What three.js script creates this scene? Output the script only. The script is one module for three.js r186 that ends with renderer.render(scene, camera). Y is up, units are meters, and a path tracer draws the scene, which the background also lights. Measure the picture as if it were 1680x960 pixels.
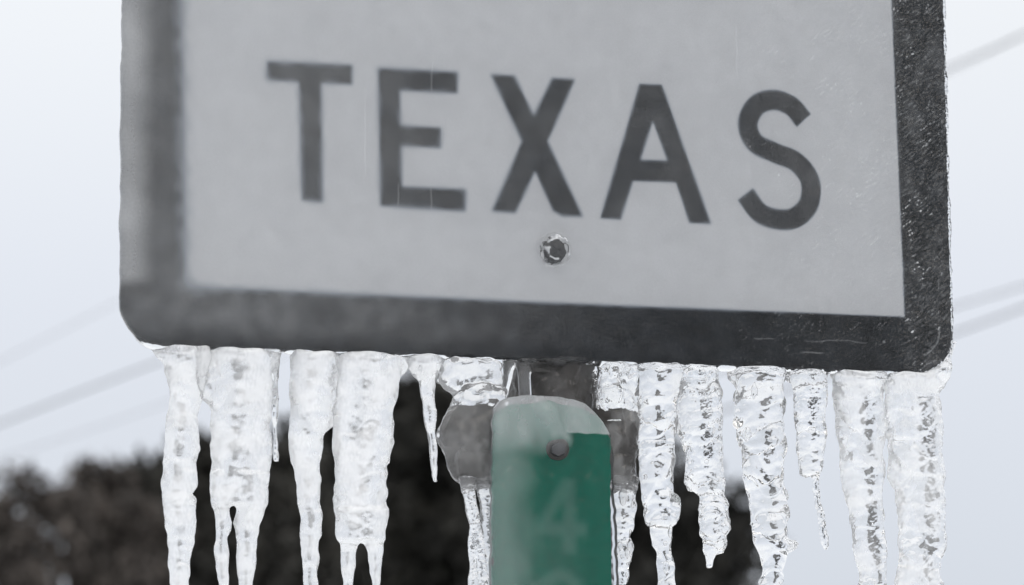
import * as THREE from 'three';
import { mergeGeometries } from 'three/addons/utils/BufferGeometryUtils.js';
import { createNoise3D, createNoise2D } from 'simplex-noise';

// ------------------------------------------------------------------ camera, sky, sun, exposure
const scene = new THREE.Scene();
const FOCAL = 6500, PW = 1680, PH = 960;                       // a long lens, measured in photograph pixels
const PITCH = 9 * Math.PI / 180, FOCUS = 2.95;
const camera = new THREE.PerspectiveCamera(2 * Math.atan(PH / 2 / FOCAL) * 180 / Math.PI, 1024 / 585, 0.1, 3000);
camera.position.set(0, 1.6, 0);
camera.rotation.set(PITCH, 0, 0);
camera.updateMatrixWorld(true);
camera.focus = FOCUS;
camera.userData.fStop = camera.getFocalLength() / 13.5;        // about 13 mm of open aperture

function rng(seed) { let a = seed >>> 0; return () => { a = (a + 0x6d2b79f5) | 0; let t = Math.imul(a ^ (a >>> 15), 1 | a); t = (t + Math.imul(t ^ (t >>> 7), 61 | t)) ^ t; return ((t ^ (t >>> 14)) >>> 0) / 4294967296; }; }
const N3 = createNoise3D(rng(11)), N2 = createNoise2D(rng(12));
const clamp = THREE.MathUtils.clamp, sstep = (a, b, x) => { const t = clamp((x - a) / (b - a), 0, 1); return t * t * (3 - 2 * t); }, lerp = THREE.MathUtils.lerp;

{ // overcast winter sky, a little brighter overhead
  const W = 512, H = 256, d = new Float32Array(W * H * 4);
  const stops = [[-90, .60, .64, .70], [2, .61, .65, .71], [5, .685, .73, .80], [9, .765, .805, .88], [13, .87, .90, .94], [30, 1.04, 1.06, 1.085], [90, 1.26, 1.27, 1.28]];
  for (let r = 0; r < H; r++) {
    const el = ((r + .5) / H - .5) * 180;
    let k = 0; while (k < stops.length - 2 && el > stops[k + 1][0]) k++;
    const t = clamp((el - stops[k][0]) / (stops[k + 1][0] - stops[k][0]), 0, 1);
    for (let c = 0; c < W; c++) {
      const az = c / W * Math.PI * 2, n = 1 + .018 * N3(Math.cos(az) * 2.2, el / 14, Math.sin(az) * 2.2);
      for (let q = 0; q < 3; q++) d[(r * W + c) * 4 + q] = lerp(stops[k][q + 1], stops[k + 1][q + 1], t) * n;
      d[(r * W + c) * 4 + 3] = 1;
    }
  }
  const sky = new THREE.DataTexture(d, W, H, THREE.RGBAFormat, THREE.FloatType);
  sky.mapping = THREE.EquirectangularReflectionMapping; sky.magFilter = THREE.LinearFilter; sky.needsUpdate = true;
  scene.background = sky; scene.environment = sky;
}
const sun = new THREE.DirectionalLight(0xfff3e4, 0.5);
sun.position.set(6, 14, 9); sun.target.position.set(0, 2, -3);
sun.castShadow = true; sun.shadow.radius = 70; sun.shadow.mapSize.set(2048, 2048);
Object.assign(sun.shadow.camera, { left: -40, right: 40, top: 40, bottom: -40, near: 1, far: 160 });
scene.add(sun, sun.target);

const renderer = new THREE.WebGLRenderer({ antialias: true });
renderer.setSize(1024, 585);
renderer.toneMapping = THREE.LinearToneMapping;
renderer.toneMappingExposure = 1;
renderer.shadowMap.enabled = true;

// ------------------------------------------------------------------ helpers
const names = new Map();
function numbered(n) { const k = names.get(n) ?? 0; names.set(n, k + 1); return k ? n + '_' + String(k).padStart(3, '0') : n; }
function tag(o, label, category, group, kind) { if (label) o.userData.label = label; if (category) o.userData.category = category; if (group) o.userData.group = group; if (kind) o.userData.kind = kind; return o; }
function part(name, g, m, parent) { const o = new THREE.Mesh(g, m); o.name = parent === scene ? numbered(name) : name; o.castShadow = o.receiveShadow = true; parent.add(o); return o; }
function group(name, parent = scene) { const o = new THREE.Group(); o.name = parent === scene ? numbered(name) : name; parent.add(o); return o; }
const ray = (x, y) => new THREE.Vector3((x - PW / 2) / FOCAL, (PH / 2 - y) / FOCAL, -1).applyQuaternion(camera.quaternion);
const at = (x, y, depth) => camera.position.clone().addScaledVector(ray(x, y), depth);   // a measured pixel and a distance -> a place

// the sign's own frame: x along the sign, y up, z out of its face (metres)
const SQ = new THREE.Quaternion().setFromEuler(new THREE.Euler(0, 18 * Math.PI / 180, 0.5 * Math.PI / 180, 'YXZ'));
const SP = at(880, 300, FOCUS);
const SM = new THREE.Matrix4().compose(SP, SQ, new THREE.Vector3(1, 1, 1)), SI = SM.clone().invert();
const camLocal = camera.position.clone().applyMatrix4(SI);
function S(px, py, z = 0) { // where the line of sight meets the plane z of the sign's frame
  const d = ray(px, py).applyQuaternion(SQ.clone().invert());
  const t = (z - camLocal.z) / d.z;
  return [camLocal.x + d.x * t, camLocal.y + d.y * t];
}
const inSignFrame = (o, p = [0, 0, 0]) => { o.position.set(...p).applyMatrix4(SM); o.quaternion.copy(SQ); return o; };

const PXL = -.3135, PXR = .3335, PYB = -.1318, PSZ = PXR - PXL, PYT = PYB + PSZ, CR = .030;   // outline of the sign's panel
const outline = (x, y) => { const hx = PSZ / 2, qx = Math.abs(x - (PXL + PXR) / 2) - hx + CR, qy = Math.abs(y - (PYB + PYT) / 2) - hx + CR; return Math.hypot(Math.max(qx, 0), Math.max(qy, 0)) + Math.min(Math.max(qx, qy), 0) - CR; };

// closed surface of a distance field (surface nets), smooth normals from the field
function surface(f, lo, hi, cell, uvScale = [1, 1, 0, 0]) {
  const nx = Math.ceil((hi[0] - lo[0]) / cell) + 1, ny = Math.ceil((hi[1] - lo[1]) / cell) + 1, nz = Math.ceil((hi[2] - lo[2]) / cell) + 1;
  const v = new Float32Array(nx * ny * nz), id = new Int32Array(nx * ny * nz).fill(-1);
  const I = (i, j, k) => (k * ny + j) * nx + i;
  for (let k = 0; k < nz; k++) for (let j = 0; j < ny; j++) for (let i = 0; i < nx; i++) {
    const edge = i === 0 || j === 0 || k === 0 || i === nx - 1 || j === ny - 1 || k === nz - 1;
    const d = f(lo[0] + i * cell, lo[1] + j * cell, lo[2] + k * cell);
    v[I(i, j, k)] = edge ? Math.max(d, cell * .2) : d;
  }
  const P = [], idx = [], off = [0, 1, nx, nx + 1, nx * ny, nx * ny + 1, nx * ny + nx, nx * ny + nx + 1];
  const E = [[0, 1], [2, 3], [4, 5], [6, 7], [0, 2], [1, 3], [4, 6], [5, 7], [0, 4], [1, 5], [2, 6], [3, 7]];
  for (let k = 0; k < nz - 1; k++) for (let j = 0; j < ny - 1; j++) for (let i = 0; i < nx - 1; i++) {
    const b = I(i, j, k); let m = 0;
    for (let c = 0; c < 8; c++) if (v[b + off[c]] < 0) m |= 1 << c;
    if (m === 0 || m === 255) continue;
    let x = 0, y = 0, z = 0, n = 0;
    for (const [a, c] of E) {
      if (((m >> a) & 1) === ((m >> c) & 1)) continue;
      const va = v[b + off[a]], t = va / (va - v[b + off[c]]);
      x += (a & 1) + t * ((c & 1) - (a & 1)); y += ((a >> 1) & 1) + t * (((c >> 1) & 1) - ((a >> 1) & 1)); z += (a >> 2) + t * ((c >> 2) - (a >> 2)); n++;
    }
    id[b] = P.length / 3;
    P.push(lo[0] + (i + x / n) * cell, lo[1] + (j + y / n) * cell, lo[2] + (k + z / n) * cell);
  }
  const quad = (a, b, c, d, flip) => { if (flip) idx.push(a, c, b, a, d, c); else idx.push(a, b, c, a, c, d); };
  for (let k = 1; k < nz - 1; k++) for (let j = 1; j < ny - 1; j++) for (let i = 1; i < nx - 1; i++) {
    const b = I(i, j, k), s = v[b] < 0;
    if (s !== v[b + 1] < 0) quad(id[b], id[b - nx], id[b - nx - nx * ny], id[b - nx * ny], !s ? false : true);
    if (s !== v[b + nx] < 0) quad(id[b], id[b - nx * ny], id[b - 1 - nx * ny], id[b - 1], !s ? false : true);
    if (s !== v[b + nx * ny] < 0) quad(id[b], id[b - 1], id[b - 1 - nx], id[b - nx], !s ? false : true);
  }
  // orient: outside is where the field grows
  const pos = new Float32Array(P), nrm = new Float32Array(P.length), uv = new Float32Array(P.length / 3 * 2), e = cell * .6;
  for (let q = 0; q < P.length; q += 3) {
    const x = P[q], y = P[q + 1], z = P[q + 2];
    let gx = f(x + e, y, z) - f(x - e, y, z), gy = f(x, y + e, z) - f(x, y - e, z), gz = f(x, y, z + e) - f(x, y, z - e);
    const l = Math.hypot(gx, gy, gz) || 1;
    nrm[q] = gx / l; nrm[q + 1] = gy / l; nrm[q + 2] = gz / l;
    uv[q / 3 * 2] = x * uvScale[0] + uvScale[2]; uv[q / 3 * 2 + 1] = y * uvScale[1] + uvScale[3];
  }
  let agree = 0;
  for (let t = 0; t < idx.length; t += 3 * 37) {
    const [a, b, c] = [idx[t] * 3, idx[t + 1] * 3, idx[t + 2] * 3];
    const ux = pos[b] - pos[a], uy = pos[b + 1] - pos[a + 1], uz = pos[b + 2] - pos[a + 2], wx = pos[c] - pos[a], wy = pos[c + 1] - pos[a + 1], wz = pos[c + 2] - pos[a + 2];
    agree += Math.sign((uy * wz - uz * wy) * nrm[a] + (uz * wx - ux * wz) * nrm[a + 1] + (ux * wy - uy * wx) * nrm[a + 2]);
  }
  if (agree < 0) for (let t = 0; t < idx.length; t += 3) { const a = idx[t + 1]; idx[t + 1] = idx[t + 2]; idx[t + 2] = a; }
  const g = new THREE.BufferGeometry();
  g.setAttribute('position', new THREE.BufferAttribute(pos, 3)); g.setAttribute('normal', new THREE.BufferAttribute(nrm, 3)); g.setAttribute('uv', new THREE.BufferAttribute(uv, 2));
  g.setIndex(idx);
  return g;
}
const smin = (a, b, k) => { const h = Math.max(k - Math.abs(a - b), 0) / k; return Math.min(a, b) - h * h * k * .25; };

// a limb of ice: rows of [pixel row, left, right] on the sign's plane, turned into a stack of ellipses
function limb(rows, o = {}) {
  const z = o.z ?? -.003, kz = o.kz ?? .7, R = rows.map(([y, l, r, zz]) => { const [a, ya] = S(l, y, z), [b, yb] = S(r, y, z); return [(ya + yb) / 2, (a + b) / 2, (b - a) / 2, zz ?? 0]; });
  return { R, z, kz, bow: o.bow ?? .35, top: R[0][0], bot: R[R.length - 1][0] };
}
function limbDist(L, x, y, z) {
  const R = L.R, dz0 = z - L.z;
  let ye = y - L.bow * dz0;
  const dy = Math.max(y - L.top, L.bot - y, 0);
  ye = clamp(ye, L.bot, L.top);
  let k = 0; while (k < R.length - 2 && ye < R[k + 1][0]) k++;
  let t = (R[k][0] - ye) / (R[k][0] - R[k + 1][0]); t = clamp(t, 0, 1); t = t * .5 + t * t * (3 - 2 * t) * .5;
  const cx = lerp(R[k][1], R[k + 1][1], t), r = lerp(R[k][2], R[k + 1][2], t), rz = Math.min(r * L.kz, .021) + .0012, zc = lerp(R[k][3], R[k + 1][3], t);
  const q = Math.hypot((x - cx) / r, (dz0 - zc) / rz);
  let d = (q - 1) * Math.min(r, rz);
  if (q > 1) d = Math.min(d * 1.0, Math.max(Math.hypot(Math.max(Math.abs(x - cx) - r, 0), Math.max(Math.abs(dz0 - zc) - rz, 0)), d));
  return dy > 0 ? Math.hypot(Math.max(d, 0), dy) + Math.min(d, 0) * .0 : d;
}
// style: rib (rings), lump (centimetre dents), fine (millimetre crackle)
function iceField(limbs, st, seed) {
  const { rib = 0, lump = .0010, fine = .0003, join = .006, ribLen = .011, bubbles = 0 } = st;
  const R = rng(seed * 77 + 5), B = [];                          // trapped air, mostly in strings off the middle
  for (let i = 0; i < bubbles; i++) {
    const L = limbs[Math.floor(R() * Math.min(limbs.length, 3))], y = lerp(L.top, L.bot, .06 + .9 * R()); let k = 0; while (k < L.R.length - 2 && y < L.R[k + 1][0]) k++;
    const q = L.R[k], side = R() < .62 ? .42 : -.35, rr = .0009 + .0028 * R() * R() * R(); if (q[2] < .005) continue;
    B.push([q[1] + q[2] * clamp(side + (R() - .5) * .95, -.78, .78), y, L.z + q[3] + (R() - .3) * .5 * Math.min(q[2] * L.kz, .02), rr, rr * (1 + 2.2 * R())]);
  }
  return (x, y, z) => {
    let d = 1; const s = seed * 7.31;
    for (const L of limbs) { if (y > L.top + .02 || y < L.bot - .02) continue; d = smin(d, limbDist(L, x, y, z), join); }
    const clip = (q) => (y > PYB - .009 ? -smin(-q, outline(x, y) - .0011 + .0012 * N3(x * 55 + s, 2, z * 60), .004) : q);      // it grows from the sign's lower edge
    if (d > .008 || d < -.010) return clip(d);
        d -= lump * (N3(x * 38 + s, y * 34, z * 38) + .35 * N3(x * 95 + s, y * 100, z * 95));
    if (fine) d -= fine * (N3(x * 230 + s, y * 300, z * 230) + .5 * N3(x * 480, y * 520 + s, z * 480));
    if (rib) { const w = N3(x * 30, y * 22 + s, z * 30), ph = (y - .5 * z + w * .013) / ribLen; const f = ph - Math.floor(ph); d -= rib * (1 - f) * sstep(0, .18, f) * (.6 + .5 * N3(x * 24 + s, y * 33, z * 24)) * (.25 + .95 * sstep(-.45, .25, N3(s, y * 26, 7))); }
    d = clip(d);
    for (const b of B) if (Math.abs(y - b[1]) < .008 && Math.abs(x - b[0]) < .006) d = Math.max(d, b[3] - Math.hypot(x - b[0], (y - b[1]) * b[3] / b[4], z - b[2]));
    return d;
  };
}
function bounds(limbs, pad = .006) {
  let lo = [9, 9, 9], hi = [-9, -9, -9];
  for (const L of limbs) for (const [y, c, r, zz] of L.R) {
    const rz = Math.min(r * L.kz, .021) + .0012 + pad;
    lo = [Math.min(lo[0], c - r - pad), Math.min(lo[1], y - pad), Math.min(lo[2], L.z + zz - rz)];
    hi = [Math.max(hi[0], c + r + pad), Math.max(hi[1], y + pad), Math.max(hi[2], L.z + zz + rz)];
  }
  return [lo, hi];
}

// ------------------------------------------------------------------ materials
function dataTex(w, h, fn, srgb = false) {
  const d = new Uint8Array(w * h * 4);
  for (let y = 0; y < h; y++) for (let x = 0; x < w; x++) { const c = fn((x + .5) / w, (y + .5) / h); const o = (y * w + x) * 4; for (let k = 0; k < 3; k++) d[o + k] = clamp(Math.round((Array.isArray(c) ? c[k] : c) * 255), 0, 255); d[o + 3] = 255; }
  const t = new THREE.DataTexture(d, w, h); t.magFilter = THREE.LinearFilter; t.minFilter = THREE.LinearFilter; t.wrapS = t.wrapT = THREE.MirroredRepeatWrapping; if (srgb) t.colorSpace = THREE.SRGBColorSpace; t.needsUpdate = true;
  return t;
}
// how clear the ice is, patch by patch (uv in metres / 0.2)
const cloudTex = (clear, murk, seed) => dataTex(384, 384, (u, v) => { const n = .5 + .5 * (N2(u * 7 + seed, v * 5) * .6 + N2(u * 19, v * 14 + seed) * .3 + N2(u * 60 + seed, v * 30) * .15); return lerp(murk, clear, sstep(.25, .75, n)); });
const iceMat = (clear, murk, rough, seed) => new THREE.MeshPhysicalMaterial({ name: 'ice', color: new THREE.Color().setRGB(.975, .98, .985), roughness: rough, transmission: 1, transmissionMap: cloudTex(clear, murk, seed), thickness: .02, ior: 1.31, specularIntensity: 1 });
const ICE_WHITE = iceMat(.80, .48, .21, 1), ICE_MIXED = iceMat(.90, .64, .11, 2), ICE_CLEAR = iceMat(.975, .84, .035, 3), ICE_GREY = iceMat(.90, .83, .16, 4), ICE_GLASS = iceMat(.985, .95, .04, 5);
const UVS = [5, 5, .5, .5];

// ------------------------------------------------------------------ snowy ground and trees
{
  const g = new THREE.PlaneGeometry(2400, 2400, 160, 160); g.rotateX(-Math.PI / 2);
  const p = g.attributes.position;
  for (let i = 0; i < p.count; i++) p.setY(i, .12 * N2(p.getX(i) / 60, p.getZ(i) / 60));
  g.computeVertexNormals();
  const snow = dataTex(256, 256, (u, v) => { const n = N2(u * 12, v * 12) * .03 + N2(u * 60, v * 60) * .03; return [.76 + n, .77 + n, .79 + n]; }, false);
  snow.repeat.set(300, 300);
  const o = part('ground', g, new THREE.MeshStandardMaterial({ map: snow, roughness: .9 }), scene);
  tag(o, 'snow covered open ground below the frozen road sign', 'ground', null, 'structure');
}
function tree(label, cx, topY, depth, halfW, midY, leafRGB, seed, o = {}) {
  const R = rng(seed), mpp = depth / FOCAL, top = at(cx, topY, depth), mid = at(cx, midY, depth);
  const root = group('tree'); root.position.set(mid.x, 0, mid.z);
  const rh = top.y - mid.y, rw = halfW * mpp, cy = mid.y;
  tag(root, label, 'tree');
  const wood = [], cyl = (a, b, ra, rb) => { const d = b.clone().sub(a), g = new THREE.CylinderGeometry(rb, ra, d.length(), 7, 1); g.translate(0, d.length() / 2, 0); g.applyQuaternion(new THREE.Quaternion().setFromUnitVectors(new THREE.Vector3(0, 1, 0), d.clone().normalize())); g.translate(a.x, a.y, a.z); return g; };
  const fork = new THREE.Vector3((R() - .5) * .4, Math.max(1.2, cy - rh * .9), (R() - .5) * .4);
  const bark = new THREE.MeshStandardMaterial({ color: new THREE.Color().setRGB(.055, .045, .038), roughness: .95 });
  part('trunk', mergeGeometries([cyl(new THREE.Vector3(), fork.clone().multiplyScalar(.5), .2, .165), cyl(fork.clone().multiplyScalar(.5), fork, .165, .14)]), bark, root);
  const clusters = [];
  const nC = o.clusters ?? 46;
  for (let i = 0; i < nC; i++) {
    const a = R() * Math.PI * 2, u = R() * 2 - 1, s = Math.cbrt(R()) * .86, w = Math.sqrt(1 - u * u);
    clusters.push(new THREE.Vector3(Math.cos(a) * w * s * rw, cy + u * s * rh * (u > 0 ? 1 : .8), Math.sin(a) * w * s * rw * .8));
  }
  for (const c of clusters) if (R() < .6) { const m = fork.clone().lerp(c, .5); m.y += .15 * rh * R(); wood.push(cyl(fork, m, .07, .04), cyl(m, c, .04, .012)); }
  part('limb', mergeGeometries(wood), bark, root);
  const P = [], N = [], C = [], idx = [], nL = o.leaves ?? 14000, cr = o.clump ?? .42;
  const v = new THREE.Vector3(), q = new THREE.Quaternion(), e = new THREE.Euler();
  for (let i = 0; i < nL; i++) {
    const c = clusters[Math.floor(R() * clusters.length)], a = R() * Math.PI * 2, u = R() * 2 - 1, s = Math.cbrt(R()) * cr * rh * .62 * (.7 + .6 * R()), w = Math.sqrt(1 - u * u);
    const x = c.x + Math.cos(a) * w * s, y = c.y + u * s * .8, z = c.z + Math.sin(a) * w * s, L = (o.leaf ?? .11) * (.6 + .9 * R());
    q.setFromEuler(e.set(R() * 6, R() * 6, R() * 6)); const b = P.length / 3, sh = .65 + .7 * R(), tone = .85 + .3 * N3(x * 1.1 + seed, y * 1.1, z * 1.1);
    const nn = new THREE.Vector3(0, 0, 1).applyQuaternion(q);
    for (const [dx, dy] of [[-.5, 0], [0, -.28], [.5, 0], [0, .28]]) { v.set(dx * L * 1.5, dy * L * 1.5, 0).applyQuaternion(q); P.push(x + v.x, y + v.y, z + v.z); N.push(nn.x, nn.y, nn.z); C.push(leafRGB[0] * sh * tone, leafRGB[1] * sh * tone, leafRGB[2] * sh * tone); }
    idx.push(b, b + 1, b + 2, b, b + 2, b + 3);
  }
  const g = new THREE.BufferGeometry();
  g.setAttribute('position', new THREE.Float32BufferAttribute(P, 3)); g.setAttribute('normal', new THREE.Float32BufferAttribute(N, 3)); g.setAttribute('color', new THREE.Float32BufferAttribute(C, 3)); g.setIndex(idx);
  part('crown', g, new THREE.MeshStandardMaterial({ vertexColors: true, roughness: .9, side: THREE.DoubleSide }), root);
  return root;
}
tree('brown grey leafy tree with a ragged top, alone at the left edge', 105, 690, 44, 255, 960, [.098, .084, .074], 21, { clusters: 75, leaves: 11500, leaf: .085, clump: .24 });
tree('dark tree behind the leftmost icicles, between brown tree and sign post', 360, 675, 52, 230, 940, [.042, .040, .034], 22, { leaves: 26000, leaf: .14, clusters: 70 });
tree('tall nearly black tree straight behind the sign post and green marker', 730, 560, 60, 330, 900, [.032, .031, .026], 23, { leaves: 46000, leaf: .17, clusters: 110 });
tree('dark tree sloping down behind the icicles right of the green marker', 1010, 610, 56, 225, 985, [.032, .031, .027], 24, { leaves: 34000, leaf: .15, clusters: 90 });

// ------------------------------------------------------------------ wires far behind
{
  const m = new THREE.MeshStandardMaterial({ color: new THREE.Color().setRGB(.10, .10, .11), roughness: .7 });
  const wire = (label, pts, depth, r) => {
    const c = new THREE.CatmullRomCurve3(pts.map(([x, y, dd]) => at(x, y, depth + (dd ?? 0)))), a = c.getPoint(.5);
    c.points.forEach((p) => p.sub(a));
    const o = part('power_line', new THREE.TubeGeometry(c, 60, r, 8), m, scene); o.position.copy(a);
    tag(o, label, 'wire', 'overhead wires in the sky behind the sign');
  };
  wire('thick blurred wire rising from beside the leftmost icicle to the upper right', [[-400, 850, 3], [0, 695], [270, 590], [900, 355], [1555, 112], [1690, 52], [2000, -85, -3]], 34, .0098);
  wire('very faint wire crossing the sky beside the lower left sign edge', [[-400, 800, 3], [0, 593], [200, 492], [900, 130], [1300, -80, -3]], 38, .0038);
  wire('faint wire just above the brown tree, lowest one left of the sign', [[-400, 875, 3], [0, 752], [270, 662], [900, 395], [1560, 118], [1700, 48], [2000, -85, -3]], 36, .0036);
  wire('upper of the two blurred wires beside the lower right sign corner', [[800, 690, 2], [1200, 604], [1570, 502], [1690, 466], [2000, 370, -2]], 34, .0085);
  wire('lower of the two blurred wires beside the lower right sign corner', [[800, 790, 2], [1200, 669], [1570, 545], [1690, 501], [2000, 385, -2]], 34, .0112);
}

// ------------------------------------------------------------------ post and bracket
const steel = new THREE.MeshStandardMaterial({ color: new THREE.Color().setRGB(.052, .046, .042), roughness: .6, metalness: .3, map: dataTex(128, 256, (u, v) => { const n = .75 + .2 * N2(u * 6, v * 14) + .12 * N2(u * 30, v * 40); return [n, n * .96, n * .92]; }) });
const [postX] = S(904, 620, -.036), groundY = -SP.y;
const postGroup = group('sign_post');
{
  inSignFrame(postGroup, [postX, groundY, -.036]);
  tag(postGroup, 'dark ice coated round post carrying the road sign and green marker', 'sign post');
  const h = -groundY + .55, g = new THREE.CylinderGeometry(.030, .030, h, 40); g.translate(0, h / 2, 0);
  part('pole', g, steel, postGroup);
  // clamp bar behind the marker
  const [xl, y0] = S(752, 782, -.012), [xr, y1] = S(1028, 750, -.012), w = xr - xl, b = new THREE.Shape();
  const hh = (y1 - y0) / 2, rr = .003; b.moveTo(-w / 2 + rr, -hh); b.lineTo(w / 2 - rr, -hh); b.quadraticCurveTo(w / 2, -hh, w / 2, -hh + rr); b.lineTo(w / 2, hh - rr); b.quadraticCurveTo(w / 2, hh, w / 2 - rr, hh); b.lineTo(-w / 2 + rr, hh); b.quadraticCurveTo(-w / 2, hh, -w / 2, hh - rr); b.lineTo(-w / 2, -hh + rr); b.quadraticCurveTo(-w / 2, -hh, -w / 2 + rr, -hh);
  const eg = new THREE.ExtrudeGeometry(b, { depth: .006, bevelEnabled: true, bevelThickness: .001, bevelSize: .001, bevelSegments: 2 }); eg.translate((xl + xr) / 2 - postX, (y0 + y1) / 2 - groundY, .024);
  part('clamp_bar', eg, steel, postGroup);
  { const [a, ya] = S(737, 788, -.022), [b2, yb] = S(1040, 674, -.022), q = new THREE.Shape(), W = b2 - a, H = yb - ya, e = .019; q.moveTo(e, 0); q.lineTo(W - e, 0); q.quadraticCurveTo(W, 0, W, e); q.lineTo(W, H - e); q.quadraticCurveTo(W, H, W - e, H); q.lineTo(e, H); q.quadraticCurveTo(0, H, 0, H - e); q.lineTo(0, e); q.quadraticCurveTo(0, 0, e, 0);
    const pg = new THREE.ExtrudeGeometry(q, { depth: .004, bevelEnabled: true, bevelThickness: .001, bevelSize: .001, bevelSegments: 2 }); pg.translate(a - postX, ya - groundY, .012); part('added_backing', pg, steel, postGroup); }  // dark backing added inside the ice so the lumps turn grey
  const L = [limb([[575, 822, 988], [600, 826, 986], [625, 828, 984], [650, 824, 986], [690, 826, 982], [740, 826, 982]], { z: -.036, kz: 1.06, bow: 0 }), limb([[590, 846, 872], [620, 850, 870], [655, 852, 872]], { z: -.004, kz: .8 }), limb([[590, 862, 930], [602, 866, 926], [612, 872, 900]], { z: -.006, kz: .5 }), limb([[588, 915, 962], [606, 922, 950], [625, 928, 940], [658, 926, 940]], { z: -.004, kz: .8 }), limb([[588, 942, 986], [602, 950, 984], [622, 968, 982]], { z: -.010, kz: .6 }), limb([[590, 824, 850], [610, 826, 842], [655, 822, 832]], { z: -.012, kz: .7 })];
  const f0 = iceField(L, { lump: .0022, fine: .0003, join: .004 }, 31), [lo, hi] = bounds(L, .008); lo[2] = -.085; hi[2] = .012;
  const LL = L[0], f = (x, y, z) => { const q = Math.hypot(x - postX, z + .036) - .0345 - .0022 * N3(x * 80, y * 60, z * 80) - .0005 * N3(x * 260, y * 200, z * 260); let w = Math.max(q, y - LL.top, LL.bot - y); for (let k = 1; k < L.length; k++) w = smin(w, limbDist(L[k], x, y, z), .004); return w; };
  const ig = surface(f, lo, hi, .0011, UVS); ig.translate(-postX, -groundY, .036);
  tag(part('ice_coating', ig, ICE_GLASS, postGroup), 'clear wet looking ice around the post under the sign');
}

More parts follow.
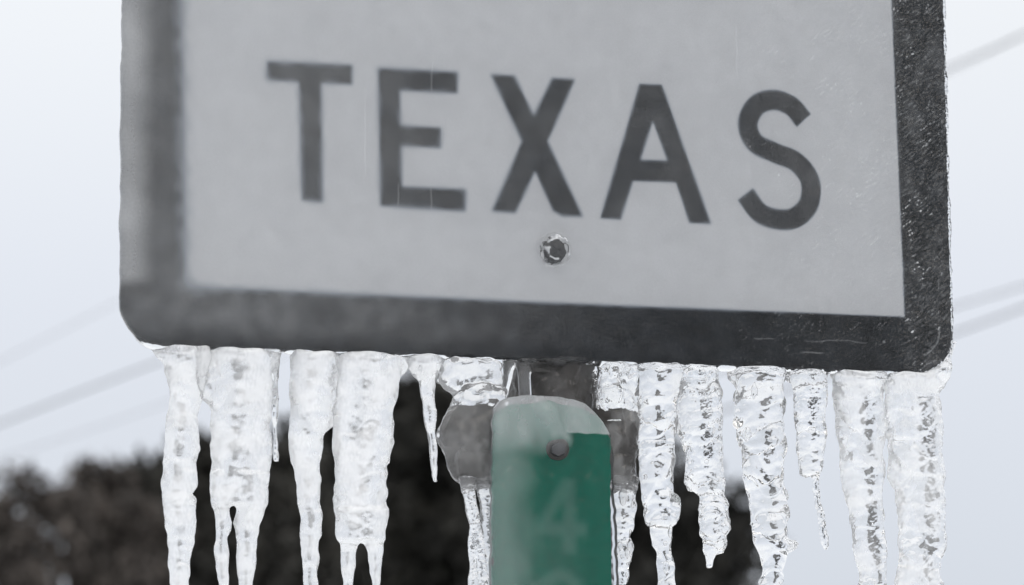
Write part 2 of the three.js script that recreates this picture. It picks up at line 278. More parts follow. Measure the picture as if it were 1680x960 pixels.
// ------------------------------------------------------------------ the road sign
const inTL = S(298, 0), inBL = S(305, 470), inTR = S(1462, 0), inBR = S(1483, 520);
const signGroup = group('road_sign');
{
  inSignFrame(signGroup);
  tag(signGroup, 'square white road sign with black border reading TEXAS, glazed in ice', 'road sign');
  const sh = new THREE.Shape();
  sh.moveTo(PXL + CR, PYB); sh.lineTo(PXR - CR, PYB); sh.absarc(PXR - CR, PYB + CR, CR, -Math.PI / 2, 0); sh.lineTo(PXR, PYT - CR); sh.absarc(PXR - CR, PYT - CR, CR, 0, Math.PI / 2); sh.lineTo(PXL + CR, PYT); sh.absarc(PXL + CR, PYT - CR, CR, Math.PI / 2, Math.PI); sh.lineTo(PXL, PYB + CR); sh.absarc(PXL + CR, PYB + CR, CR, Math.PI, Math.PI * 1.5);
  // printed face
  const TW = 1536, cv = document.createElement('canvas'); cv.width = cv.height = TW;
  const c = cv.getContext('2d'), K = TW / PSZ, X = (x) => (x - PXL) * K, Y = (y) => (PYT - y) * K;
  c.fillStyle = '#000'; c.fillRect(0, 0, TW, TW);
  c.fillStyle = '#fff';
  const tl = [inTL[0] + (inTL[0] - inBL[0]) * 1.65, PYT - .043], trr = [inTR[0] + (inTR[0] - inBR[0]) * 1.4, PYT - .043];
  c.beginPath(); [inBL, S(890, 496.5), inBR, trr, tl].forEach(([x, y], i) => (i ? c.lineTo(X(x), Y(y)) : c.moveTo(X(x), Y(y)))); c.fill();
  c.fillStyle = '#000';
  const poly = (pts) => { c.beginPath(); pts.forEach(([a, b], i) => { const [x, y] = S(a, b); i ? c.lineTo(X(x), Y(y)) : c.moveTo(X(x), Y(y)); }); c.closePath(); c.fill(); };
  poly([[437, 100], [578, 107], [577, 140], [527, 137.5], [529, 333], [494, 330], [489, 135.5], [436, 132]]);                                       // T
  poly([[619, 111.5], [751, 118.5], [750, 154], [656, 149], [656.5, 206], [724, 210], [723, 244], [658, 240], [659, 306.5], [764, 311], [763, 347], [623, 339]]); // E
  poly([[804, 122], [844, 124.5], [875, 190], [905, 128], [943, 130.5], [898, 232], [956, 356], [922, 355.5], [907, 347], [877, 282], [845, 350], [806, 347], [855, 232]]); // X
  poly([[1048, 138], [1085, 139.5], [1166, 368], [1130, 366.5], [1108, 300], [1038, 297.5], [1018, 361], [984, 358.5]]);                            // A
  c.fillStyle = '#fff'; poly([[1070, 200], [1094, 264], [1050, 262.5]]);
  { // S: one stroke along its spine
    const sp = [[1318, 198], [1297, 174.5], [1268, 164.5], [1240, 174], [1226, 203], [1236, 233], [1270, 251], [1305, 266], [1328, 296], [1326, 335], [1303, 358], [1275, 360], [1246, 350], [1222, 319]].map(([a, b]) => { const [x, y] = S(a, b); return new THREE.Vector3(X(x), Y(y), 0); });
    const cu = new THREE.CatmullRomCurve3(sp, false, 'centripetal').getPoints(90);
    c.strokeStyle = '#000'; c.lineWidth = .0159 * K; c.lineCap = 'butt'; c.lineJoin = 'round'; c.beginPath(); cu.forEach((p, i) => (i ? c.lineTo(p.x, p.y) : c.moveTo(p.x, p.y))); c.stroke();
  }
  const src = c.getImageData(0, 0, TW, TW).data, base = new Float32Array(TW * TW);
  for (let i = 0; i < base.length; i++) base[i] = src[i * 4] / 255;
  const blur = (a, r) => { let s = a; for (let pass = 0; pass < 2; pass++) { const t = new Float32Array(s.length), u = new Float32Array(s.length), w = 2 * r + 1;
    for (let y = 0; y < TW; y++) { let q = 0; for (let x = -r; x <= r; x++) q += s[y * TW + clamp(x, 0, TW - 1)]; for (let x = 0; x < TW; x++) { t[y * TW + x] = q / w; q += s[y * TW + Math.min(x + r + 1, TW - 1)] - s[y * TW + Math.max(x - r, 0)]; } }
    for (let x = 0; x < TW; x++) { let q = 0; for (let y = -r; y <= r; y++) q += t[clamp(y, 0, TW - 1) * TW + x]; for (let y = 0; y < TW; y++) { u[y * TW + x] = q / w; q += t[Math.min(y + r + 1, TW - 1) * TW + x] - t[Math.max(y - r, 0) * TW + x]; } } s = u; } return s; };
  const radii = [0, 1, 3, 6, 13], lv = radii.map((r) => (r ? blur(base, r) : base));
  const out = new Uint8Array(TW * TW * 4), grain = rng(5);
  for (let j = 0; j < TW; j++) for (let i = 0; i < TW; i++) {
    const x = PXL + i / K, y = PYT - j / K, n = N2(x * 18, y * 18), n2 = N2(x * 45 + 9, y * 45);
    // softened print: scatter of light through milky ice painted into the ink, most at left
    let b = lerp(11, 5, sstep(-.275, -.225, x)); b = lerp(b, 4.0, sstep(-.225, -.15, x)); b = lerp(b, 2.2, sstep(-.15, .12, x)); b = lerp(b, 1.1, sstep(.12, .26, x)); b = Math.max(b, lerp(6, .8, sstep(-.26, .15, x)) * sstep(-.06, -.085, y)); b = clamp(b * (1 + .35 * n2), .3, 13);
    let k = 0; while (k < radii.length - 2 && b > radii[k + 1]) k++;
    const o = j * TW + i, w = lerp(lv[k][o], lv[k + 1][o], clamp((b - radii[k]) / (radii[k + 1] - radii[k]), 0, 1));
    const g1 = grain() - .5, fine = N2(x * 420, y * 420) * .5 + N2(x * 900, y * 700) * .5;
    const ink = .019 + .006 * n + .010 * fine + .006 * n2, paper = .625 + .012 * n + .012 * n2 + .012 * fine + .012 * g1;
    const p = lerp(Math.max(.004, ink), paper, w), lin = (q) => (q <= .0031308 ? q * 12.92 : 1.055 * Math.pow(q, 1 / 2.4) - .055) * 255;
    const oo = ((TW - 1 - j) * TW + i) * 4; const bl = lerp(.12, .012, w); out[oo] = lin(p * (1.005 - bl)); out[oo + 1] = lin(p); out[oo + 2] = lin(p * (1 + 1.3 * bl)); out[oo + 3] = 255;
  }
  const print = new THREE.DataTexture(out, TW, TW); print.magFilter = THREE.LinearFilter; print.colorSpace = THREE.SRGBColorSpace; print.needsUpdate = true;
  const fg = new THREE.ExtrudeGeometry(sh, { depth: .003, bevelEnabled: false, curveSegments: 24 }); fg.translate(0, 0, -.003);
  const uv = fg.attributes.uv, pp = fg.attributes.position;
  for (let i = 0; i < uv.count; i++) uv.setXY(i, (pp.getX(i) - PXL) / PSZ, (pp.getY(i) - PYB) / PSZ);
  part('panel', fg, new THREE.MeshPhysicalMaterial({ map: print, roughness: .55, specularIntensity: .12 }), signGroup);

  // bolt with its washer
  const [bx, by] = S(908, 411, .002), dark = new THREE.MeshPhysicalMaterial({ color: new THREE.Color().setRGB(.010, .010, .012), roughness: .45, specularIntensity: .4 });
  const bolt = part('bolt', (() => { const g = new THREE.LatheGeometry([[0, .0072], [.003, .0068], [.0052, .0054], [.0066, .003], [.0070, .0012], [.0070, 0]].map(([a, b]) => new THREE.Vector2(a, b)), 28); g.rotateX(Math.PI / 2); { const q = g.attributes.position; for (let i = 0; i < q.count; i++) { const k = 1 + .16 * N3(q.getX(i) * 210, q.getY(i) * 210, q.getZ(i) * 210) + .05 * N3(q.getX(i) * 600, q.getY(i) * 600, 4); q.setXYZ(i, q.getX(i) * k, q.getY(i) * k, q.getZ(i) * k); } g.computeVertexNormals(); } g.translate(bx, by, .0008); return g; })(), dark, signGroup);

  // the glaze: an uneven closed sheet of ice round the panel
  const hx = PSZ / 2, cx0 = (PXL + PXR) / 2, cy0 = (PYB + PYT) / 2;
  const field = (x, y, z) => {
    const qx = Math.abs(x - cx0) - hx + CR, qy = Math.abs(y - cy0) - hx + CR;
    let d2 = Math.hypot(Math.max(qx, 0), Math.max(qy, 0)) + Math.min(Math.max(qx, qy), 0) - CR;
    const left = sstep(.03, -.03, x - PXL), right = sstep(-.05, .0, x - PXR);
    const mar = .0020 + .0009 * left + .0009 * N2(y * 26, x * 6) + .0003 * N2(y * 90 + 4, x * 30) + right * .0005 * N2(y * 160, 3);
    d2 -= mar + sstep(PYB + .010, PYB - .001, y) * (.0020 + .0022 * N2(x * 42, 5) + .0008 * N2(x * 130, 9));
    const front = .0042 + .0016 * sstep(-.05, -.27, x) + .0011 * N2(x * 9, y * 9) * 1.0 + .00022 * N2(x * 60, y * 60) + right * (.0007 * N2(x * 40, y * 22 + 7) + .0003 * N2(x * 190, y * 150));
    const dz = z > 0 ? z - front : -z - .0055 - .001 * N2(x * 20, y * 20);
    const rr = .0042, a = Math.max(d2 + rr, 0), b = Math.max(dz + rr, 0);
    let d = Math.hypot(a, b) + Math.min(Math.max(d2 + rr, dz + rr), 0) - rr;
    const ux = x - bx, uy = y - by, uz = z - .003;                      // bead of ice over the bolt, pointed at the upper right
    if (ux * ux + uy * uy < .0009) {
      let bead = Math.hypot(ux, uy / 1.02, (z - .004) / 1.0) - .0124;
      const tip = Math.hypot(ux - .0062, uy - .0108, uz / .8) - .0032; bead = smin(bead, tip, .003);
      const lp = Math.hypot(ux + .0105, uy - .004, uz / .8) - .0034; bead = smin(bead, lp, .002);
      d = smin(d, bead + .0011 * N3(x * 140, y * 140, z * 140), .0008);
    }
    return d;
  };
  // cloudy and clear zones, ripples in the surface
  const UV = [1 / PSZ, 1 / PSZ, -PXL / PSZ, -PYB / PSZ];
  const DRIPS = [[706, 96, 160], [722, 196, 246], [650, 296, 345], [704, 300, 352], [1205, 40, 130], [596, 150, 300]].map(([a, t, b]) => [S(a, t)[0], S(a, t)[1], S(a, b)[1]]);
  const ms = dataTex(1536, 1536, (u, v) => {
    const x = PXL + u * PSZ, y = PYB + v * PSZ, n = N2(x * 14, y * 14), n2 = N2(x * 40 + 2, y * 40), n3 = N2(x * 330, y * 330);
    let m = .046 + .008 * n + .010 * n2 + .012 * N2(x * 24 + 7, y * 20);
    for (const [px, a, b] of DRIPS) m += .07 * sstep(.0009, .0002, Math.abs(x - px - .0006 * N2(y * 60, px * 90))) * sstep(b, b + .006, y) * sstep(a, a - .006, y);                                             // share of white rime
    m += .20 * sstep(-.289, -.311, x) * (1 + .25 * n) + .062 * sstep(.05, -.27, x);
    const bottom = sstep(-.082, -.094, y);
    m = lerp(m, lerp(.115, .004, sstep(-.27, .14, x)) * (1 + .22 * n2 + .2 * n) * lerp(.35, 1, sstep(-.134, -.112, y)), bottom);
    m = lerp(m, .012 * (1 + .6 * n), sstep(.290, .297, x));
    const sa = x * .80 + y * .60, sb = -x * .60 + y * .80, fl = N2(sb * 360, sa * 80) * .80 + N2(x * 420, y * 340) * .45;      // slanting rime flecks, thick toward the right
    const spot = sstep(.05, .3, x) * .5 + sstep(.285, .30, x) * .9;
    m += spot * (.05 * sstep(.1, .8, fl) + .34 * sstep(.60, .95, fl) * lerp(1, .35, sstep(.306, .318, x)) * sstep(.35, .85, .5 + .5 * N2(x * 34 + 3, y * 22)));
    for (const [q, wd, am] of [[.0115, .0005, .10], [.0205, .0004, .07]]) if (x > .17 && y < -.06) m += am * sstep(wd * 2, wd * .4, Math.abs(outline(x, y) + q + .0012 * N2(x * 30, y * 30))) * sstep(-.1, .5, N2(x * 22 + q * 900, y * 22));
    const rb = Math.hypot(x - bx - .0006, y - by), wob = .0010 * N2(x * 150, y * 150); m += .5 * sstep(.0016, .0003, Math.abs(rb - .0090 + 1.5 * wob)) * sstep(-.25, .35, N2(x * 110 + 4, y * 110) + (y - by - x + bx) * 40) + .18 * sstep(.0010, .0002, Math.abs(rb - .0124 + wob));   // bright refracting rim of the bolt bead, painted as milkiness
    return 1 - clamp(m + (.012 + .006 * sstep(-.1, .2, x)) * n3 + (.014 * Math.max(0, N2(x * 110, y * 75)) + .035 * Math.max(0, N2(x * 48 + 8, y * 26))) * sstep(.29, .3, x), .002, .9);
  });
  const bump = dataTex(1536, 1536, (u, v) => {
    const x = PXL + u * PSZ, y = PYB + v * PSZ, rough = sstep(.12, .25, x) * .45 + sstep(.27, .30, x) * .55 + .10;
    const a = x * .82 + y * .57, b2 = -x * .57 + y * .82;                // slanting needles
    const n = N2(a * 210, b2 * 620) * .55 + N2(x * 520, y * 520) * .35 + N2(x * 90, y * 70) * .6 + Math.max(0, N2(a * 120 + 5, b2 * 300) - .72) * 3 * sstep(.25, .3, x);
    return .5 + .3 * n * rough;
  });
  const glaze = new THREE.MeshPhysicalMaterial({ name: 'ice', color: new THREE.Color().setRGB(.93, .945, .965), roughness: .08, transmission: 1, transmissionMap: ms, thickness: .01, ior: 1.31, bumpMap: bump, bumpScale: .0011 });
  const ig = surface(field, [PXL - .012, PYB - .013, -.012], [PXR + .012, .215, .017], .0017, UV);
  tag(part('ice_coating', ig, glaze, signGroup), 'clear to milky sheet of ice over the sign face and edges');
}

// ------------------------------------------------------------------ green marker below it
{
  const zP = .014, mk = group('mile_marker');
  const [mx0] = S(814, 800, zP), [mx1] = S(1000, 800, zP), [, myT] = S(905, 665, zP), yCap = S(960, 713, zP)[1], mw = mx1 - mx0, mh = .32, mcx = (mx0 + mx1) / 2;
  inSignFrame(mk, [mcx, myT - mh, zP]);
  tag(mk, 'narrow green marker plate with faint number 4 under milky ice', 'marker sign');
  const sh = new THREE.Shape(), r = .016; sh.moveTo(-mw / 2 + r, 0); sh.lineTo(mw / 2 - r, 0); sh.absarc(mw / 2 - r, r, r, -Math.PI / 2, 0); sh.lineTo(mw / 2, mh - .032); sh.absarc(mw / 2 - .032, mh - .032, .032, 0, Math.PI / 2); sh.lineTo(-mw / 2 + r, mh); sh.absarc(-mw / 2 + r, mh - r, r, Math.PI / 2, Math.PI); sh.lineTo(-mw / 2, r); sh.absarc(-mw / 2 + r, r, r, Math.PI, Math.PI * 1.5);
  const g = new THREE.ExtrudeGeometry(sh, { depth: .002, bevelEnabled: false, curveSegments: 12 }); g.translate(0, 0, -.002);
  const TW = 320, TH = Math.round(320 * mh / mw), cv = document.createElement('canvas'); cv.width = TW; cv.height = TH; const c = cv.getContext('2d');
  const M = (a, b) => { const [x, y] = S(a, b, zP); return [(x - mcx + mw / 2) / mw * TW, (myT - y) / mh * TH]; };
  c.fillStyle = '#000'; c.fillRect(0, 0, TW, TH); c.fillStyle = c.strokeStyle = '#fff';
  const digit = (pts) => { c.beginPath(); pts.forEach((p, i) => { const [x, y] = M(...p); i ? c.lineTo(x, y) : c.moveTo(x, y); }); c.closePath(); c.fill(); };
  digit([[922, 786], [942, 786], [944, 858], [962, 859], [962, 880], [944, 880], [944, 908], [922, 908], [922, 879], [880, 877], [880, 858]]);
  c.fillStyle = '#000'; digit([[923, 822], [923, 858], [901, 857]]);
  c.lineWidth = .0088 / mw * TW; { const [x, y] = M(918, 985); c.beginPath(); c.ellipse(x, y, .0145 / mw * TW, .018 / mw * TW, 0, 0, Math.PI * 2); c.stroke(); }
  const d = c.getImageData(0, 0, TW, TH).data, out = new Uint8Array(TW * TH * 4);
  let a = new Float32Array(TW * TH); for (let i = 0; i < a.length; i++) a[i] = d[i * 4] / 255;
  for (let p = 0; p < 3; p++) { const t = new Float32Array(a.length), R = 7; for (let y = 0; y < TH; y++) for (let x = 0; x < TW; x++) { let s = 0; for (let q = -R; q <= R; q++) s += a[y * TW + clamp(x + q, 0, TW - 1)]; t[y * TW + x] = s / (2 * R + 1); } for (let y = 0; y < TH; y++) for (let x = 0; x < TW; x++) { let s = 0; for (let q = -R; q <= R; q++) s += t[clamp(y + q, 0, TH - 1) * TW + x]; a[y * TW + x] = s / (2 * R + 1); } }
  const lin = (q) => (q <= .0031308 ? q * 12.92 : 1.055 * Math.pow(q, 1 / 2.4) - .055) * 255;
  for (let y = 0; y < TH; y++) for (let x = 0; x < TW; x++) { const n = 1 + .06 * N2(x / 60, y / 60) + .05 * N2(x / 9, y / 9), w = a[y * TW + x] * .155, o = ((TH - 1 - y) * TW + x) * 4; out[o] = lin(lerp(.001 * n, .40, w)); out[o + 1] = lin(lerp(.128 * n, .52, w)); out[o + 2] = lin(lerp(.084 * n, .48, w)); out[o + 3] = 255; }
  const t = new THREE.DataTexture(out, TW, TH); t.magFilter = THREE.LinearFilter; t.colorSpace = THREE.SRGBColorSpace; t.needsUpdate = true;
  const uv = g.attributes.uv, pp = g.attributes.position; for (let i = 0; i < uv.count; i++) uv.setXY(i, (pp.getX(i) + mw / 2) / mw, pp.getY(i) / mh);
  part('plate', g, new THREE.MeshPhysicalMaterial({ map: t, roughness: .5, specularIntensity: .12 }), mk);
  const [bx, by] = S(915, 737, zP + .004);
  const bolt = part('bolt', (() => { const q = new THREE.CylinderGeometry(.0050, .0056, .005, 6); q.rotateX(Math.PI / 2); q.translate(bx - mcx, by - myT + mh, .0025); return q; })(), new THREE.MeshStandardMaterial({ color: new THREE.Color().setRGB(.05, .05, .055), roughness: .4, metalness: .5 }), mk);
  part('washer', (() => { const q = new THREE.CylinderGeometry(.0078, .008, .001, 28); q.rotateX(Math.PI / 2); q.translate(bx - mcx, by - myT + mh, .0006); return q; })(), steel, bolt);
  // ice jacket, thick and milky on top and along the left
  const out2 = [[652, 850, 920], [655, 832, 944], [661, 818, 960], [672, 809, 972], [690, 807, 988], [712, 807, 999], [740, 806, 1004], [780, 805, 1007], [830, 804, 1009], [880, 804, 1011], [930, 804, 1013], [960, 804, 1014], [1010, 805, 1016], [1050, 806, 1016]].map(([y, l, q]) => { const [xa, ya] = S(l, y, zP), [xb, yb] = S(q, y, zP); return [(ya + yb) / 2, xa, xb]; });
  const field = (x, y, z) => {
    let k = 0; while (k < out2.length - 2 && y < out2[k + 1][0]) k++;
    const tt = clamp((out2[k][0] - y) / (out2[k][0] - out2[k + 1][0]), 0, 1), xa = lerp(out2[k][1], out2[k + 1][1], tt), xb = lerp(out2[k][2], out2[k + 1][2], tt);
    let d2 = Math.max(xa - x, x - xb) - .0009 * N2(y * 70, x > mcx ? 3 : 8); if (y > out2[0][0]) d2 = Math.max(d2, y - out2[0][0]); if (y < out2[out2.length - 1][0]) d2 = Math.max(d2, out2[out2.length - 1][0] - y);
    const zz = z - zP, lf = sstep(.02, -.04, x - mcx), front = .006 + .004 * lf + .0012 * N2(x * 30, y * 20) + .0004 * N2(x * 110, y * 80), back = .006;
    const dz = zz > 0 ? zz - front : -zz - back, rr = .0052, p = Math.max(d2 + rr, 0), q = Math.max(dz + rr, 0);
    let e = Math.hypot(p, q) + Math.min(Math.max(d2 + rr, dz + rr), 0) - rr;
    // drip running down to the bolt
    const ax = bx - .010, ay = by + .026, vx = bx - ax, vy = by + .002 - ay, hh = clamp(((x - ax) * vx + (y - ay) * vy) / (vx * vx + vy * vy), 0, 1);
    e = smin(e, Math.hypot(x - ax - vx * hh, y - ay - vy * hh, (zz - front * .7) / 1.0) - lerp(.010, .0072, hh), .006);
    return e;
  };
  const y0 = out2[out2.length - 1][0] - .006, y1 = out2[0][0] + .006, x0 = S(796, 900, zP)[0], x1 = S(1024, 900, zP)[0], UV = [1 / (x1 - x0), 1 / (y1 - y0), -x0 / (x1 - x0), -y0 / (y1 - y0)];
  const ms = dataTex(256, 512, (u, v) => {
    const x = x0 + u * (x1 - x0), y = y0 + v * (y1 - y0), n = N2(x * 45, y * 30), n2 = N2(x * 300, y * 300), dx = x - mcx;
    let m = .004 + .003 * n;
    m += .125 * sstep(-.008, -.043, dx + .005 * n);                                        // left strip
    m = lerp(m, .27 + .03 * n, sstep(yCap - .020 + .010 * sstep(-.03, .03, dx), yCap + .006, y + .004 * n) * sstep(.012, -.004, dx - .002));  // milky top left
    m = lerp(m, .26 + .04 * n, sstep(-.006, .009, dx) * sstep(yCap - .0006, yCap + .0008, y + .0006 * N2(x * 70, 4)));
    const ax = bx - .012, ay = by + .030, vx = bx - ax, vy = by + .008 - ay, hh = clamp(((x - ax) * vx + (y - ay) * vy) / (vx * vx + vy * vy), 0, 1), dd = Math.hypot(x - ax - vx * hh, y - ay - vy * hh);
    m = Math.max(m, .24 * sstep(.014, .004, dd));
    m *= lerp(.35, 1, sstep(.004, .012, Math.hypot(x - bx, y - by)));
    m += .022 * sstep(yCap - .045, yCap - .09, y) * sstep(.04, .0, Math.abs(dx + .003));
    return 1 - clamp(m + .005 * n2, .002, .9);
  });
  const ig = surface(field, [x0, y0, zP - .010], [x1, y1, zP + .022], .0012, UV); ig.translate(-mcx, -(myT - mh), -zP);
  tag(part('ice_coating', ig, new THREE.MeshPhysicalMaterial({ name: 'ice', color: new THREE.Color().setRGB(.93, .95, .965), roughness: .16, transmission: 1, transmissionMap: ms, thickness: .01, ior: 1.31 }), mk), 'milky sheet of ice, thickest over the top and one side of the plate');
}

// ------------------------------------------------------------------ icicles along the sign's lower edge
function icicle(name, label, category, limbs, mat, style, seed, cell = .001, group2 = 'icicles hanging along the lower sign edge') {
  const f = iceField(limbs, style, seed), [lo, hi] = bounds(limbs), anchor = [limbs[0].R[0][1], limbs[0].R[0][0], limbs[0].z];
  const g = surface(f, lo, hi, cell, UVS); g.translate(-anchor[0], -anchor[1], -anchor[2]);
  const o = part(name, g, mat, scene); inSignFrame(o, anchor);
  return tag(o, label, category, group2);
}
const SMOOTH = { lump: .0013, fine: .00006, rib: .0006, ribLen: .027, bubbles: 4 }, RINGED = { lump: .0013, fine: .00010, rib: .0022, ribLen: .021, bubbles: 14 }, CRACKLED = { lump: .0014, fine: .00022, rib: .0020, ribLen: .014, bubbles: 18 };

icicle('icicle', 'white knobbly icicle hanging from the left sign corner, first of the row', 'icicle', [
  limb([[552, 252, 330], [575, 258, 345], [592, 270, 348], [620, 274, 340], [649, 278, 331], [684, 275, 324], [697, 273, 326], [737, 269, 328], [758, 268, 322], [785, 266, 325], [798, 266, 323], [812, 267, 315], [822, 267, 321], [855, 270, 321], [886, 273, 319], [910, 276, 314], [934, 277, 311], [960, 277, 308], [1000, 281, 305], [1050, 288, 298]], { kz: .8 }),
  limb([[545, 236, 262], [565, 246, 272], [585, 262, 285]], { kz: .8 })], ICE_WHITE, SMOOTH, 1);
icicle('icicle', 'broad white icicle splitting into two prongs, second of the row', 'icicle', [
  limb([[558, 336, 450], [597, 344, 452], [650, 346, 450], [684, 346, 447], [737, 346, 444], [760, 347, 442], [790, 348, 436], [812, 350, 434], [826, 351, 432]], { kz: .5 }),
  limb([[780, 348, 392], [824, 351, 378], [850, 353, 376], [868, 353, 376], [885, 354, 372], [903, 353, 373], [925, 356, 373], [960, 361, 372], [990, 364, 370]], { kz: .9 }),
  limb([[780, 384, 436], [824, 385, 435], [845, 388, 431], [870, 389, 425], [890, 389, 421], [907, 390, 418], [925, 391, 418], [960, 393, 414], [1010, 398, 408]], { kz: .85 }),
  limb([[560, 318, 350], [610, 320, 352], [640, 324, 350], [655, 330, 348]], { kz: .5 })], ICE_WHITE, SMOOTH, 2);
icicle('icicle', 'thin straight needle of ice beside the two pronged white icicle', 'icicle', [
  limb([[566, 432, 462], [590, 444, 458], [640, 447, 455], [700, 446, 455], [735, 447, 456], [750, 448, 456], [756, 450, 455]], { kz: .9, z: .004 })], ICE_CLEAR, SMOOTH, 3, .0008);
icicle('icicle', 'long slender white icicle close against the widest white one', 'icicle', [
  limb([[565, 474, 548], [588, 477, 550], [627, 474, 549], [662, 475, 543], [684, 475, 542], [700, 475, 540], [720, 475, 530], [750, 480, 526], [785, 484, 527], [800, 486, 524], [820, 488, 523], [855, 493, 528], [877, 494, 529], [890, 494, 525], [903, 497, 522], [916, 497, 524], [942, 496, 519], [960, 499, 520], [1000, 502, 516], [1040, 506, 512]], { kz: .8 }),
  limb([[565, 536, 560], [620, 536, 556], [660, 540, 550], [700, 541, 547]], { kz: .6 })], ICE_WHITE, SMOOTH, 4);
icicle('icicle', 'widest white icicle, smooth with a short forked tip', 'icicle', [
  limb([[568, 545, 662], [614, 547, 659], [649, 547, 652], [684, 546, 646], [724, 547, 643], [759, 550, 637], [794, 553, 633], [829, 553, 631], [864, 556, 630], [884, 557, 629]], { kz: .5 }),
  limb([[840, 554, 600], [870, 556, 592], [894, 558, 586], [916, 559, 582], [960, 561, 580], [1000, 564, 577]], { kz: .9 }),
  limb([[840, 590, 631], [870, 598, 630], [890, 602, 629], [912, 604, 628], [934, 606, 625], [960, 611, 623], [1000, 614, 620]], { kz: .9 }),
  limb([[572, 650, 690], [590, 655, 684], [604, 656, 672], [614, 654, 664]], { kz: .5 })], ICE_WHITE, SMOOTH, 5);
icicle('icicle', 'short sharp needle between the widest white icicle and the grey ice lump', 'icicle', [
  limb([[578, 662, 735], [592, 668, 730], [606, 674, 722], [627, 688, 713], [660, 695, 711], [693, 699, 715], [727, 703, 716], [764, 706, 717], [778, 708, 717], [790, 711, 715]], { kz: .7 })], ICE_MIXED, SMOOTH, 6, .0008);
icicle('ice_lump', 'smooth grey lump of ice wrapped round the clamp, beside the milky marker edge', 'ice lump', [
  limb([[582, 712, 828], [620, 722, 824], [645, 740, 818], [660, 746, 818]], { kz: .35, z: -.006 }),
  limb([[640, 752, 826], [665, 740, 828], [690, 727, 830], [706, 722, 832], [728, 724, 832], [758, 734, 832], [781, 744, 830], [797, 757, 828]], { kz: .75, z: -.012, bow: 0 })], ICE_GREY, { lump: .0027, fine: .00015 }, 7, .0012, null);
icicle('icicle', 'twisted glassy icicle trailing under the grey ice lump', 'icicle', [
  limb([[782, 752, 782], [800, 757, 780], [830, 764, 782], [870, 775, 789], [910, 781, 794], [960, 785, 803], [1000, 790, 808]], { kz: 1, z: -.006 }),
  limb([[782, 778, 815], [800, 782, 812], [830, 789, 812], [870, 790, 814], [960, 796, 816], [1000, 798, 816]], { kz: .8, z: -.012 }),
  limb([[858, 772, 783], [885, 769, 781], [920, 770, 780], [960, 770, 784], [1000, 772, 786]], { kz: 1, z: -.010 })], ICE_GREY, { lump: .001, fine: .0003, join: .002 }, 8, .0009);
icicle('ice_lump', 'bubbly lump of ice on the clamp end, beside the sharp marker edge', 'ice lump', [
  limb([[592, 985, 1052], [625, 986, 1048], [660, 984, 1044], [700, 978, 1042], [740, 970, 1045], [775, 970, 1045], [800, 980, 1041]], { kz: .95, z: -.010 }),
  limb([[596, 990, 1018], [612, 990, 1020], [628, 994, 1018]], { kz: 1, z: .004 }),
  limb([[640, 992, 1022], [662, 990, 1026], [690, 995, 1022]], { kz: 1, z: .004 })], ICE_CLEAR, { lump: .0032, fine: .0002, join: .003 }, 9, .001, null);
icicle('icicle', 'crackled icicle below the clamp end, partly behind the green marker', 'icicle', [
  limb([[785, 984, 1046], [800, 1000, 1044], [817, 1002, 1042], [832, 1004, 1044], [849, 1005, 1040], [862, 1005, 1041], [881, 1006, 1036], [900, 1008, 1038], [912, 1010, 1034], [944, 1014, 1030], [960, 1015, 1026], [1000, 1017, 1023]], { kz: .8, z: -.010 })], ICE_CLEAR, CRACKLED, 10);
icicle('icicle', 'thick glassy icicle with stacked hollows, next beyond the bubbly ice lump', 'icicle', [
  limb([[596, 1044, 1120], [620, 1049, 1116], [651, 1049, 1109], [672, 1046, 1107], [682, 1050, 1104], [716, 1047, 1106], [728, 1050, 1103], [762, 1048, 1105], [778, 1050, 1103], [800, 1053, 1101], [817, 1055, 1102], [833, 1057, 1114], [845, 1062, 1112], [857, 1069, 1104], [870, 1071, 1100], [889, 1075, 1101], [905, 1077, 1100], [928, 1080, 1103], [960, 1083, 1106], [1000, 1088, 1103], [1030, 1092, 1100]], { kz: .85, bow: .6 })], ICE_CLEAR, RINGED, 11);
icicle('icicle', 'glassy icicle of three stacked cups ending in a jagged broken tip', 'icicle', [
  limb([[598, 1114, 1180], [620, 1117, 1177], [648, 1117, 1179], [658, 1114, 1182], [670, 1113, 1183], [700, 1116, 1183], [728, 1122, 1184], [742, 1125, 1184], [775, 1124, 1185], [790, 1127, 1184], [798, 1140, 1182], [805, 1147, 1180]], { kz: .8, bow: .7 }),
  limb([[790, 1143, 1182], [812, 1148, 1184], [831, 1148, 1193], [838, 1150, 1190], [857, 1150, 1195], [872, 1153, 1192], [880, 1154, 1182], [892, 1156, 1178], [906, 1157, 1174], [920, 1158, 1171], [931, 1160, 1169]], { kz: .8, bow: .5 }),
  limb([[868, 1170, 1192], [888, 1174, 1188], [900, 1178, 1187], [907, 1180, 1186]], { kz: .8 })], ICE_CLEAR, CRACKLED, 12);
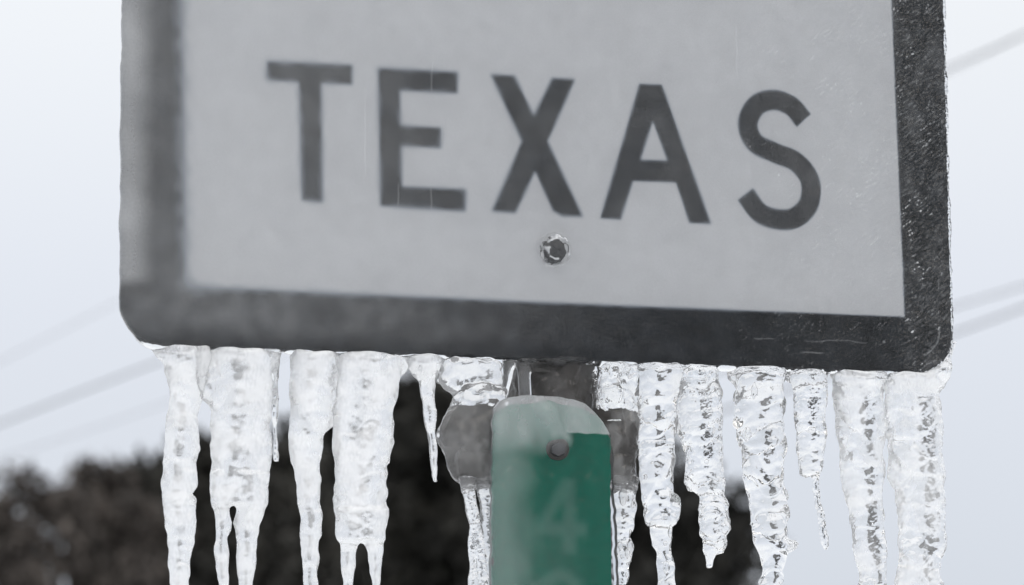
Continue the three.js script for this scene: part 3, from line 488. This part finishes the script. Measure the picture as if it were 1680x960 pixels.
icicle('icicle', 'long crackled icicle with small spikes on one flank', 'icicle', [
  limb([[604, 1196, 1292], [614, 1204, 1290], [630, 1211, 1285], [643, 1207, 1284], [663, 1206, 1284], [691, 1209, 1284], [708, 1214, 1284], [716, 1218, 1283], [726, 1219, 1286], [770, 1222, 1285], [798, 1227, 1286], [817, 1233, 1292], [826, 1233, 1288], [849, 1234, 1294], [860, 1235, 1289], [873, 1236, 1291], [893, 1243, 1292], [905, 1246, 1294], [916, 1247, 1292], [928, 1251, 1288], [940, 1252, 1284], [950, 1250, 1287], [960, 1250, 1286], [990, 1254, 1280], [1030, 1260, 1272]], { kz: .8, bow: .6 }),
  limb([[888, 1280, 1296], [894, 1284, 1306], [898, 1288, 1309], [904, 1286, 1300]], { kz: 1.4 })], ICE_CLEAR, RINGED, 13);
icicle('icicle', 'short blunt icicle with a crooked thread hanging from its end', 'icicle', [
  limb([[606, 1290, 1364], [614, 1300, 1357], [624, 1301, 1355], [677, 1303, 1354], [690, 1305, 1353], [700, 1308, 1353], [735, 1309, 1352], [760, 1313, 1352], [772, 1316, 1349], [778, 1320, 1344]], { kz: .8, bow: .6 }),
  limb([[764, 1326, 1348], [786, 1332, 1345], [810, 1335, 1345], [826, 1338, 1345], [843, 1341, 1349], [868, 1346, 1353], [884, 1350, 1356], [896, 1352, 1359], [902, 1354, 1358]], { kz: 1 })], ICE_CLEAR, { lump: .0012, fine: .0002, rib: .0014, ribLen: .017, join: .003, bubbles: 8 }, 14, .0009);
icicle('icicle', 'wide cloudy icicle narrowing evenly, next to the sign corner icicle', 'icicle', [
  limb([[606, 1358, 1452], [618, 1368, 1450], [640, 1371, 1449], [681, 1374, 1449], [727, 1378, 1449], [777, 1382, 1448], [796, 1384, 1448], [808, 1390, 1449], [847, 1394, 1448], [860, 1396, 1448], [893, 1401, 1451], [935, 1409, 1454], [960, 1413, 1455], [1010, 1420, 1450], [1050, 1428, 1442]], { kz: .6, bow: .5 })], ICE_MIXED, { lump: .0012, fine: .00012, rib: .0010, ribLen: .025, bubbles: 8 }, 15);
icicle('icicle', 'widest cloudy icicle hanging from the right sign corner, last of the row', 'icicle', [
  limb([[604, 1450, 1552], [622, 1453, 1550], [640, 1453, 1545], [660, 1452, 1541], [697, 1453, 1543], [735, 1457, 1547], [768, 1463, 1549], [810, 1470, 1551], [851, 1474, 1551], [885, 1474, 1549], [927, 1474, 1545], [960, 1474, 1545], [1010, 1478, 1540], [1060, 1488, 1530]], { kz: .5, bow: .5 }),
  limb([[562, 1548, 1568], [582, 1536, 1564], [600, 1520, 1561], [616, 1505, 1557], [634, 1498, 1550]], { kz: .6, z: 0 })], ICE_MIXED, { lump: .0014, fine: .00012, rib: .0011, ribLen: .023, bubbles: 10 }, 16);

renderer.render(scene, camera);
